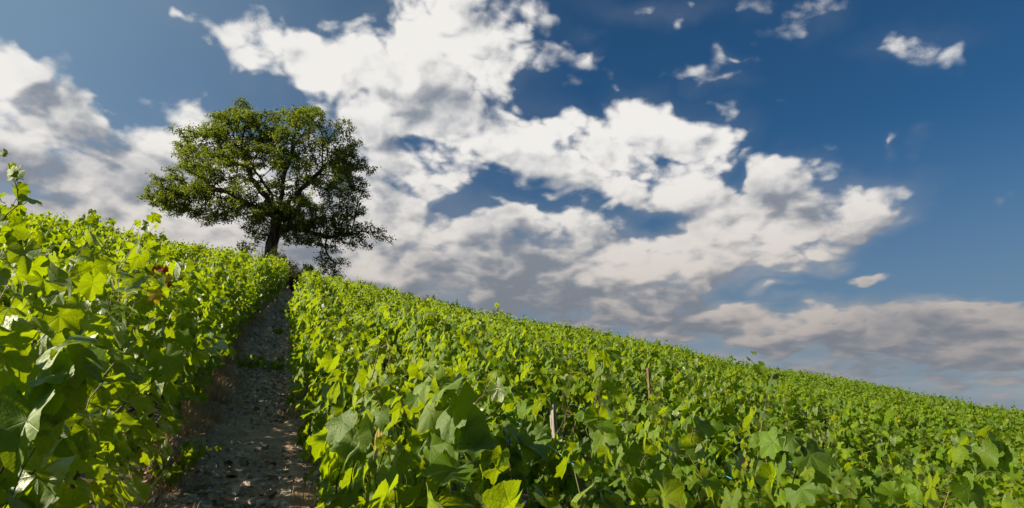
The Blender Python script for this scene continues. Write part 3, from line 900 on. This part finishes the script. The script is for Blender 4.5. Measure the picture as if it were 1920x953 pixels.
ORD = ['first', 'second', 'third', 'fourth', 'fifth', 'sixth', 'seventh', 'eighth', 'ninth', 'tenth', 'eleventh', 'twelfth', 'thirteenth', 'fourteenth', 'fifteenth', 'sixteenth', 'seventeenth', 'eighteenth', 'nineteenth', 'twentieth', 'twenty-first', 'twenty-second', 'twenty-third', 'twenty-fourth', 'twenty-fifth', 'twenty-sixth', 'twenty-seventh', 'twenty-eighth', 'twenty-ninth', 'thirtieth']
HERO_LABEL = {}
counts = {}
for q in sorted(singles, key=lambda q: q['s']):
    key = (q['side'], q['i'])
    n = counts.get(key, 0)
    if not q.get('hid'): counts[key] = n + 1
    q['ord'] = min(n, 29)
for n, q in enumerate(singles):
    e = empty('grapevine', q['b'], ROWZ)
    near = q['dist'] < 6.3 or q is oq or (q['i'] == 0 and q['dist'] < 11)
    trk = link('trunk', TRUNKS[n % 4], e)
    if near:
        fo, br = unique_foliage(q)
        link('foliage', fo, e); link('branchwork', br, e)
    else:
        lev = 1 if q['dist'] < 11 else 2
        fo, br = proto(lev, (n * 7 + q['i']) % (8 if lev == 1 else 9))
        sz = stature(q) * random.uniform(0.90, 1.07)
        a = link('foliage', fo, e); a.scale = (1.06, random.uniform(0.95, 1.2), sz)
        if br is not None:
            c = link('branchwork', br, e); c.scale = a.scale
    row = {0: 'first row', 1: 'second row', 2: 'third row', 3: 'fourth row', 4: 'fifth row', 5: 'sixth row'}.get(q['i'], ORD[min(q['i'], 29)] + ' row')
    q['name'] = '%s leafy vine up the %s %s of the path' % (ORD[q['ord']], row, q['side'])
    if q.get('label'): q['name'] = q['label']
    tag(e, q['name'], 'grapevine', 'vines in the %s rows' % ('right-hand' if q['side'] == 'right' else 'left-hand'))
    q['obj'] = e
print('vines', len(singles), 'mass', len(masses), 'near', sum(q['dist'] < 6.3 for q in singles))

# ------------------------------------------------------------------ the far vines, one mass of foliage
def far_mass():
    me = bpy.data.meshes.new('far_vines')
    pts = np.array([q['b'] for q in masses], np.float32)
    me.vertices.add(len(pts)); me.vertices.foreach_set('co', pts.ravel())
    def att(nm, typ, arr):
        a = me.attributes.new(nm, typ, 'POINT'); a.data.foreach_set('value' if typ != 'FLOAT_VECTOR' else 'vector', np.ascontiguousarray(arr).ravel())
    rg = np.random.default_rng(77)
    att('pick', 'INT', rg.integers(0, 9, len(pts)).astype(np.int32))
    st = np.array([stature(q) for q in masses]) * rg.uniform(0.88, 1.08, len(pts))
    # here and there a vigorous vine pushes above the others
    st = st * np.where(rg.random(len(pts)) < 0.06, 1.08, 1.0)
    att('size', 'FLOAT_VECTOR', np.stack([np.full(len(pts), 1.06), rg.uniform(1.0, 1.3, len(pts)), st], -1).astype(np.float32))
    o = link('vineyard_foliage', me)
    ng = bpy.data.node_groups.new('far_vines', 'GeometryNodeTree')
    ng.interface.new_socket('Geometry', in_out='INPUT', socket_type='NodeSocketGeometry')
    ng.interface.new_socket('Geometry', in_out='OUTPUT', socket_type='NodeSocketGeometry')
    ni, no = ng.nodes.new('NodeGroupInput'), ng.nodes.new('NodeGroupOutput')
    join = ng.nodes.new('GeometryNodeGeometryToInstance')
    used = []
    for n in range(9):
        me_p = proto(2, n)[0]
        src = next((c for q in singles for c in q['obj'].children if c.data == me_p), None)
        used.append(src)
    for src in used[::-1]:
        oi = ng.nodes.new('GeometryNodeObjectInfo'); oi.inputs['Object'].default_value = src; oi.transform_space = 'ORIGINAL'
        oi.inputs['As Instance'].default_value = False
        ng.links.new(oi.outputs['Geometry'], join.inputs[0])
    iop = ng.nodes.new('GeometryNodeInstanceOnPoints')
    ng.links.new(ni.outputs[0], iop.inputs['Points']); ng.links.new(join.outputs[0], iop.inputs['Instance'])
    iop.inputs['Pick Instance'].default_value = True
    iop.inputs['Rotation'].default_value = (0, 0, ROWZ)
    def named(nm, typ):
        a = ng.nodes.new('GeometryNodeInputNamedAttribute'); a.data_type = typ; a.inputs['Name'].default_value = nm
        return next(s_ for s_ in a.outputs if s_.enabled and s_.name == 'Attribute')
    ng.links.new(named('pick', 'INT'), iop.inputs['Instance Index'])
    ng.links.new(named('size', 'FLOAT_VECTOR'), iop.inputs['Scale'])
    ng.links.new(iop.outputs[0], no.inputs[0])
    md = o.modifiers.new('vines', 'NODES'); md.node_group = ng
    tag(o, 'mass of leafy vines covering the hillside up to the skyline', 'vineyard', kind='stuff')
far_mass()

# ------------------------------------------------------------------ stakes and twine
def stake(top, half, mat, label):
    gzv = gz(top.x, top.y)
    e_h = top.z - gzv
    rng = np.random.default_rng(int(top.x * 100) & 1023)
    nz = 12; V = []; F = []
    for kz in range(nz):
        z_ = e_h * kz / (nz - 1)
        if kz == nz - 1: z_ -= 0.0
        for kx, (a, b_) in enumerate(((-1, -.8), (-.35, -1), (.4, -.9), (1, -.8), (.9, 0), (1, .8), (.2, 1), (-.5, .85), (-1, .8), (-.85, 0))):
            top_cut = rng.uniform(-0.012, 0.012) if kz == nz - 1 else 0
            V.append((a * half + rng.normal(0, 0.0016), b_ * half * 0.8 + rng.normal(0, 0.0016), z_ + top_cut - (0.05 if kz == 0 else 0)))
    for kz in range(nz - 1):
        for i_ in range(10):
            F.append((kz * 10 + i_, kz * 10 + (i_ + 1) % 10, kz * 10 + 10 + (i_ + 1) % 10, kz * 10 + 10 + i_))
    V = np.array(V); capf = np.array([[(nz - 1) * 10 + i_ for i_ in range(10)]])
    me = mesh_np('stake', V, [np.array(F), capf], mat, smooth=False)
    o = link('wooden_stake', me, loc=(top.x, top.y, gzv)); o.rotation_euler = (R(-1.5), R(3.0 if mat is M_GREY else 1.0), ROWZ + R(20))
    tag(o, label, 'stake', 'wooden stakes in the vine rows')
stake(stake_tops[0], STAKES[0][3], M_GREY, 'weathered grey wooden stake with blue twine just below it')
stake(stake_tops[1], STAKES[1][3], M_BROWN, 'brown wooden stake poking out of the leaves, upper right of the grey one')
stake(stake_tops[2], STAKES[2][3], M_GREY, 'small pale stake far up the rows just right of the path')


def twine(l, s0, s1, h, label, n=40):
    tb = Tubes()
    ss_ = np.linspace(s0, s1, n)
    for dl, dh in ((0, 0),):
        pts = [tuple(P(l + dl, s_, h + dh - 0.03 * math.sin((s_ - s0) / (s1 - s0) * math.pi * 4) ** 2)) for s_ in ss_]
        tb.add(pts, 0.0022, 5)
    o = link('twine', tb.mesh('twine', M_TWINE))
    tag(o, label, 'twine', 'blue twine holding the vines')

WIRES = [('right', 1, 'blue twine running along the second row right of the path'), ('right', 2, 'blue twine running along the third row right of the path'),
         ('right', 3, 'blue twine running along the fourth row right of the path')]
for sd, i_, lab in WIRES:
    l_ = 0.50 + ROW_STEP * i_
    twine(l_ - 0.08, 1.5, 15, 0.92, lab)

# ------------------------------------------------------------------ the oak
def grow_tree():
    rng = np.random.default_rng(21)
    # crown lobes in metres from the foot: x right, z up, y away; radii
    lobes = [(-.9, 5.8, 0, 4.6, 2.9, 4.3), (-5.0, 4.5, 0, 2.9, 1.5, 2.6), (-4.2, 7.6, .3, 2.3, 1.6, 2.3), (-1.2, 7.9, 0, 3.0, 1.4, 2.8),
             (2.5, 7.0, 0, 2.8, 1.9, 2.9), (3.9, 4.9, 0, 1.9, 1.9, 2.4), (-.3, 3.4, -.2, 2.9, 1.2, 2.8), (2.5, 3.0, -.2, 2.4, 1.1, 1.9),
             (5.3, 1.75, 0, 1.7, .85, 1.5), (5.0, 1.7, 0, 1.5, .7, 1.1), (3.2, 1.1, -.1, .5, .5, .5), (-1.8, 3.1, .2, 1.9, .9, 2.0), (-5.4, 3.9, 0, 2.2, 1.1, 2.0), (-.5, 8.6, 0, 3.6, .9, 2.6), (4.0, -.05, 0, .9, .65, .7), (-2.9, 2.9, 0, 1.1, .7, 1.2),
             (-1.0, 1.55, -.3, .75, .75, .7), (1.3, 1.7, -.1, .6, .55, .6), (2.6, 2.0, -.3, 1.2, .8, 1.0), (3.9, 2.9, 0, 1.1, .9, 1.2), (-6.6, 4.0, 0, 1.1, .7, 1.0), (3.7, 6.6, 0, 1.8, 1.3, 1.8)]
    A = []
    for cx, cz, cy, rx, rz, ry in lobes:
        vol = rx * ry * rz
        nc = int(3 + 4.2 * vol ** 0.72)                    # clumps of twigs, denser towards the outside of the lobe
        v = rng.normal(0, 1, (nc, 3)); v /= np.linalg.norm(v, axis=1)[:, None]
        v *= (rng.random(nc) ** 0.30)[:, None] * 1.02
        for q in v:
            r = rng.uniform(0.34, 0.75); n = int(16 + 90 * r * r)
            u = rng.normal(0, 1, (n, 3)); u /= np.linalg.norm(u, axis=1)[:, None]
            u *= (rng.random(n) ** 0.5)[:, None] * r * np.array([1.15, 1.15, 0.6])
            A.append(np.stack([cx + q[0] * rx + u[:, 0], cy + q[1] * ry + u[:, 1], cz + q[2] * rz + u[:, 2]], -1))
    A = np.concatenate(A)
    A[:, 2] = np.where(A[:, 2] > 1.2, A[:, 2] * 1.10 - 0.22, A[:, 2] * 1.1 - 0.30)
    A = A[A[:, 2] > -1]
    nodes = []; par = []
    def poly(points, parent):
        idx = parent
        for a, b_ in zip(points[:-1], points[1:]):
            a, b_ = np.array(a, float), np.array(b_, float)
            n = max(1, int(np.linalg.norm(b_ - a) / 0.3))
            for t in range(1, n + 1):
                nodes.append(a + (b_ - a) * t / n + rng.normal(0, 0.025, 3)); par.append(idx); idx = len(nodes) - 1
        return idx
    nodes.append(np.array([0.0, 0, -0.3])); par.append(-1)
    t1 = poly([(0, 0, -.3), (.05, 0, 1.2), (.22, .05, 2.3), (.15, 0, 2.9)], 0)
    k23 = [i for i, p in enumerate(nodes) if p[2] < 1.75][-1]
    poly([tuple(nodes[t1]), (-.5, .1, 4.1), (-1.6, .0, 5.4), (-2.0, -.1, 6.6), (-3.0, .1, 7.9)], t1)
    poly([tuple(nodes[t1]), (.3, .2, 4.2), (.2, .4, 5.6), (.6, .2, 7.0)], t1)
    poly([tuple(nodes[t1]), (1.0, -.3, 3.9), (2.1, -.2, 5.1), (2.9, .2, 6.4)], t1)
    poly([tuple(nodes[t1]), (-1.2, -.6, 3.4), (-2.7, -.5, 4.3), (-4.6, -.2, 4.9)], t1)
    poly([tuple(nodes[t1]), (-.3, 1.4, 4.0), (.2, 2.6, 5.1)], t1)
    poly([tuple(nodes[t1]), (.2, -1.3, 3.9), (-.5, -2.6, 5.0)], t1)
    poly([tuple(nodes[k23]), (1.1, 0, 2.2), (2.2, -.1, 1.95), (3.3, 0, 1.6), (4.2, 0, 1.75), (5.2, 0, 1.9)], k23)
    k3 = [i for i, p in enumerate(nodes) if p[0] > 3.0 and p[2] < 2][0]
    poly([tuple(nodes[k3]), (3.2, 0, 1.0), (3.6, 0, .3), (4.0, 0, -.05)], k3)
    N = np.array(nodes); par = list(par)
    near_d = np.full(len(A), 1e9); near_i = np.zeros(len(A), int)
    new0 = 0; STEP = 0.26
    for it in range(120):
        for a0 in range(new0, len(N), 200):
            blk = N[a0:a0 + 200]
            d = np.linalg.norm(A[:, None] - blk[None], axis=2); j_ = d.argmin(1); dm = d[np.arange(len(A)), j_]
            b_ = dm < near_d; near_d[b_] = dm[b_]; near_i[b_] = j_[b_] + a0
        keep = near_d > 0.33
        A, near_d, near_i = A[keep], near_d[keep], near_i[keep]
        if not len(A): break
        act = near_d < 3.5
        if not act.any(): break
        new0 = len(N); add = []; ap = []
        ids = np.unique(near_i[act])
        for i_ in ids:
            v = A[act & (near_i == i_)] - N[i_]; v /= np.linalg.norm(v, axis=1)[:, None]
            g = v.sum(0) + rng.normal(0, 0.25, 3); g /= np.linalg.norm(g) + 1e-9
            add.append(N[i_] + g * STEP); ap.append(i_)
        N = np.vstack([N, add]); par += ap
        if len(N) > 16000: break
    par = np.array(par); n = len(N)
    kids = [[] for _ in range(n)]
    for i_ in range(1, n): kids[par[i_]].append(i_)
    w = np.zeros(n)
    for i_ in range(n - 1, -1, -1):
        w[i_] = 0.010 ** 2.1 if not kids[i_] else sum(w[c] for c in kids[i_])
    rad = w ** (1 / 2.1)
    rad *= 0.36 / rad[3]
    rad = np.maximum(rad, 0.006)
    rad[0] *= 1.5; rad[1] *= 1.22; rad[2] *= 1.06
    return N, par, kids, rad, rng


def build_oak():
    N, par, kids, rad, rng = grow_tree()
    e = empty('oak_tree', TREE)
    tag(e, 'broad spreading oak standing alone on the skyline above the path', 'tree')
    trunk, limbs = Tubes(), Tubes()
    # chains along the thickest child
    stack = [(0, -1)]
    while stack:
        st, pr = stack.pop()
        chain = ([pr] if pr >= 0 else []) + [st]; c = st
        while kids[c]:
            ks = sorted(kids[c], key=lambda q: -rad[q])
            for o in ks[1:]: stack.append((o, c))
            c = ks[0]; chain.append(c)
        pts = N[chain]; rr = rad[chain].copy()
        if pr >= 0: rr[0] = rr[1]
        big = rr.max() > 0.35
        if big:
            kk = next((i_ for i_, r_ in enumerate(rr) if pts[i_][2] > 2.95), len(rr))
            trunk.add(pts[:kk + 1], rr[:kk + 1], 14)
            limbs.add(pts[kk:], rr[kk:], 10)
        else:
            limbs.add(pts, rr, 7 if rr.max() > 0.08 else 4)
    link('trunk', trunk.mesh('oak_trunk', M_BARK), e)
    link('limbs', limbs.mesh('oak_limbs', M_BARK), e)
    # leaves in clusters round the fine twigs
    tw = np.where((rad < 0.030) & ~((np.hypot(N[:, 0], N[:, 1]) < 0.9) & (N[:, 2] < 1.35)))[0]
    L = {q: [] for q in 'pntsd'}
    per = 30
    dens = hash_noise(N[tw, 0] * 1.6 + N[tw, 1], N[tw, 2] * 1.6 - N[tw, 1] * .7, 9)
    cnt = np.clip(per + dens * 4.5, 6, 40).astype(int)
    P0 = np.repeat(N[tw], cnt, axis=0)
    q0 = P0 + rng.normal(0, 1, P0.shape) * [0.13, 0.13, 0.09]
    m_ = len(q0)
    nrm = rng.normal(0, 0.6, (m_, 3)) + [0, 0, 0.75] + np.array(SUN) * 0.35
    tip = rng.normal(0, 1, (m_, 3)) + [0, 0, -0.3]
    tone = np.repeat(np.clip(0.5 + hash_noise(N[tw, 0] * .8, N[tw, 2] * .8 + N[tw, 1], 4) * .25, 0, 1), cnt)
    D = np.stack([np.clip(rng.random(m_) * 0.6 + tone * 0.5, 0, 1), rng.random(m_) * tone * .7, np.zeros(m_)], -1)
    Ld = dict(p=q0, n=nrm, t=tip, s=rng.uniform(0.09, 0.16, m_), d=D)
    me = leaf_mesh('oak_crown', T_OAK, Ld, M_OAK, rng)
    link('crown', me, e)
    print('oak nodes', len(N), 'leaves', m_)
build_oak()

# ------------------------------------------------------------------ undergrowth at the foot of the oak and the head of the path
def bush(loc, r, h, seed, label, n=900, mat=None, leaf=0.05, dry=0.0):
    rng = np.random.default_rng(seed)
    e = empty('bush', loc)
    tb = Tubes(); pts_all = []
    for i_ in range(22):
        a = rng.uniform(0, 6.28); rr = rng.uniform(0.2, 1) * r
        tip = np.array([math.cos(a) * rr, math.sin(a) * rr, h * rng.uniform(0.6, 1.1) * (1.15 - 0.6 * (rr / r) ** 2)])
        pts = cane_line(rng, (math.cos(a) * 0.08, math.sin(a) * 0.08, -0.05), tip, 8, 0, 0.02)
        tb.add(pts, np.linspace(0.012, 0.003, 8), 4, tint=0.0); pts_all.append(pts[2:])
    link('stem', tb.mesh('bush_stem', M_TRUNK), e)
    Q = np.concatenate(pts_all); idx = rng.integers(0, len(Q), n)
    q0 = Q[idx] + rng.normal(0, 0.07, (n, 3))
    L = dict(p=q0, n=rng.normal(0, 0.6, (n, 3)) + [0, 0, .6], t=rng.normal(0, 1, (n, 3)), s=rng.uniform(0.6, 1.3, n) * leaf,
             d=np.stack([rng.random(n), rng.random(n) * 0.5, np.zeros(n)], -1))
    link('foliage', leaf_mesh('bush_foliage', T_OAK, L, mat or M_BUSH, rng), e)
    tag(e, label, 'bush', 'undergrowth at the head of the path')

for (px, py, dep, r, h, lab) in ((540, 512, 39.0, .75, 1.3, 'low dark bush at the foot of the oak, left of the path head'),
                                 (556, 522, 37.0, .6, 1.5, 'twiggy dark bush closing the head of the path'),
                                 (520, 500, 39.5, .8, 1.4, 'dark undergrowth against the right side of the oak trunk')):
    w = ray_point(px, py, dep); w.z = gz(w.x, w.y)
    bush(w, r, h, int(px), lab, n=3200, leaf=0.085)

# ------------------------------------------------------------------ dry grass, twigs and weeds along the path
def blades(name, spots_, mat, label, seed, hmin, hmax, lean=1.1):
    rng = np.random.default_rng(seed)
    V = []; F = []
    for l0, s0, rr, cnt in spots_:
        for _ in range(cnt):
            l, s = l0 + rng.normal(0, rr), s0 + rng.normal(0, rr)
            lb = l + float(bend(s)); z0 = float(max(path_h(l, s), terrain(*(DL * lb + DS * s).to_2d()) - .02))
            p = DL * lb + DS * s; p = np.array([p.x, p.y, z0 - 0.005])
            a = rng.uniform(0, 6.28); h = rng.uniform(hmin, hmax); le = rng.uniform(0.1, lean) * h
            d = np.array([math.cos(a), math.sin(a), 0]); sd = np.array([-d[1], d[0], 0]) * rng.uniform(0.0016, 0.0034)
            b0 = len(V)
            for f in (0, .35, .7, 1.0):
                c = p + d * le * f ** 2 * 1.3 + np.array([0, 0, h * (f - 0.35 * f ** 3)])
                w_ = (1 - f) + 0.08
                V += [c - sd * w_, c + sd * w_]
            for t in range(3): F.append((b0 + 2 * t, b0 + 2 * t + 1, b0 + 2 * t + 3, b0 + 2 * t + 2))
    o = link(name, mesh_np(name, np.array(V), [np.array(F)], mat))
    tag(o, label, 'grass', kind='stuff')
dry = []
rg = np.random.default_rng(3)
for s_ in np.arange(4.5, 20, 0.22):
    dry.append((PATH_L - 0.58 + rg.normal(0, 0.08), s_ + rg.normal(0, 0.1), rg.uniform(0.05, 0.12), int(rg.uniform(30, 110))))
    if rg.random() < 0.5: dry.append((PATH_L + 0.56 + rg.normal(0, 0.06), s_, 0.07, int(rg.uniform(20, 70))))
dry += [(-0.66, 8.3, 0.12, 300), (-0.66, 9.2, 0.13, 300), (-0.62, 7.2, 0.10, 180), (0.22, 8.2, 0.12, 200), (0.20, 9.2, 0.1, 120), (-0.72, 6.6, 0.1, 120)]
blades('dry_grass', dry, M_STRAW, 'tufts of dry straw coloured grass along both sides of the path', 8, 0.10, 0.38)


def sprig(l, s, n, size, spread_, label, seed, cat='weed', h=0.08):
    rng = np.random.default_rng(seed)
    base = P(l, s); base.z = float(max(path_h(l, s), base.z - .02))
    e = empty('trailing_shoot', base, ROWZ)
    tb = Tubes(); L = {q: [] for q in 'pntsd'}
    for i_ in range(n):
        a = rng.uniform(0, 6.28); ln = spread_ * rng.uniform(0.5, 1)
        pts = cane_line(rng, (0, 0, 0.0), (math.cos(a) * ln, math.sin(a) * ln, h * rng.uniform(0.5, 1.6)), 7, 0, 0.01)
        tb.add(pts, np.linspace(0.004, 0.0015, 7), 4, tint=0.3)
        shoot_leaves(rng, pts, 0.2, i_, L, tb, True, size, skip=1)
    for q in 'pntd': L[q] = np.array(L[q], float)
    L['s'] = np.array(L['s'])
    L['p'][:, 2] = np.maximum(L['p'][:, 2], 0.03)
    link('foliage', leaf_mesh('sprig_foliage', T_MID, L, M_LEAF, rng), e); link('stem', tb.mesh('sprig_stem', M_CANE), e)
    tag(e, label, cat, 'green shoots trailing on the path')
sprig(-0.55, 11.3, 8, 0.065, 0.40, 'green leafy shoots trailing onto the path from the left row', 1)
sprig(-0.02, 11.6, 8, 0.06, 0.42, 'green leafy shoots reaching across the path from the right row', 2)
sprig(-0.12, 16.5, 7, 0.065, 0.35, 'small green clump on the upper path near the right row', 3)
sprig(-0.25, 22.5, 5, 0.07, 0.4, 'farthest small clump of leaves up the path, below the bushes', 4)
sprig(-0.70, 5.45, 9, 0.065, 0.34, 'leafy vine shoot low beside the path at the bottom of the photo', 5, h=0.22)
sprig(0.30, 6.2, 4, 0.06, 0.22, 'shaded leafy shoot hanging at the foot of the right row beside the path', 6, h=0.4)
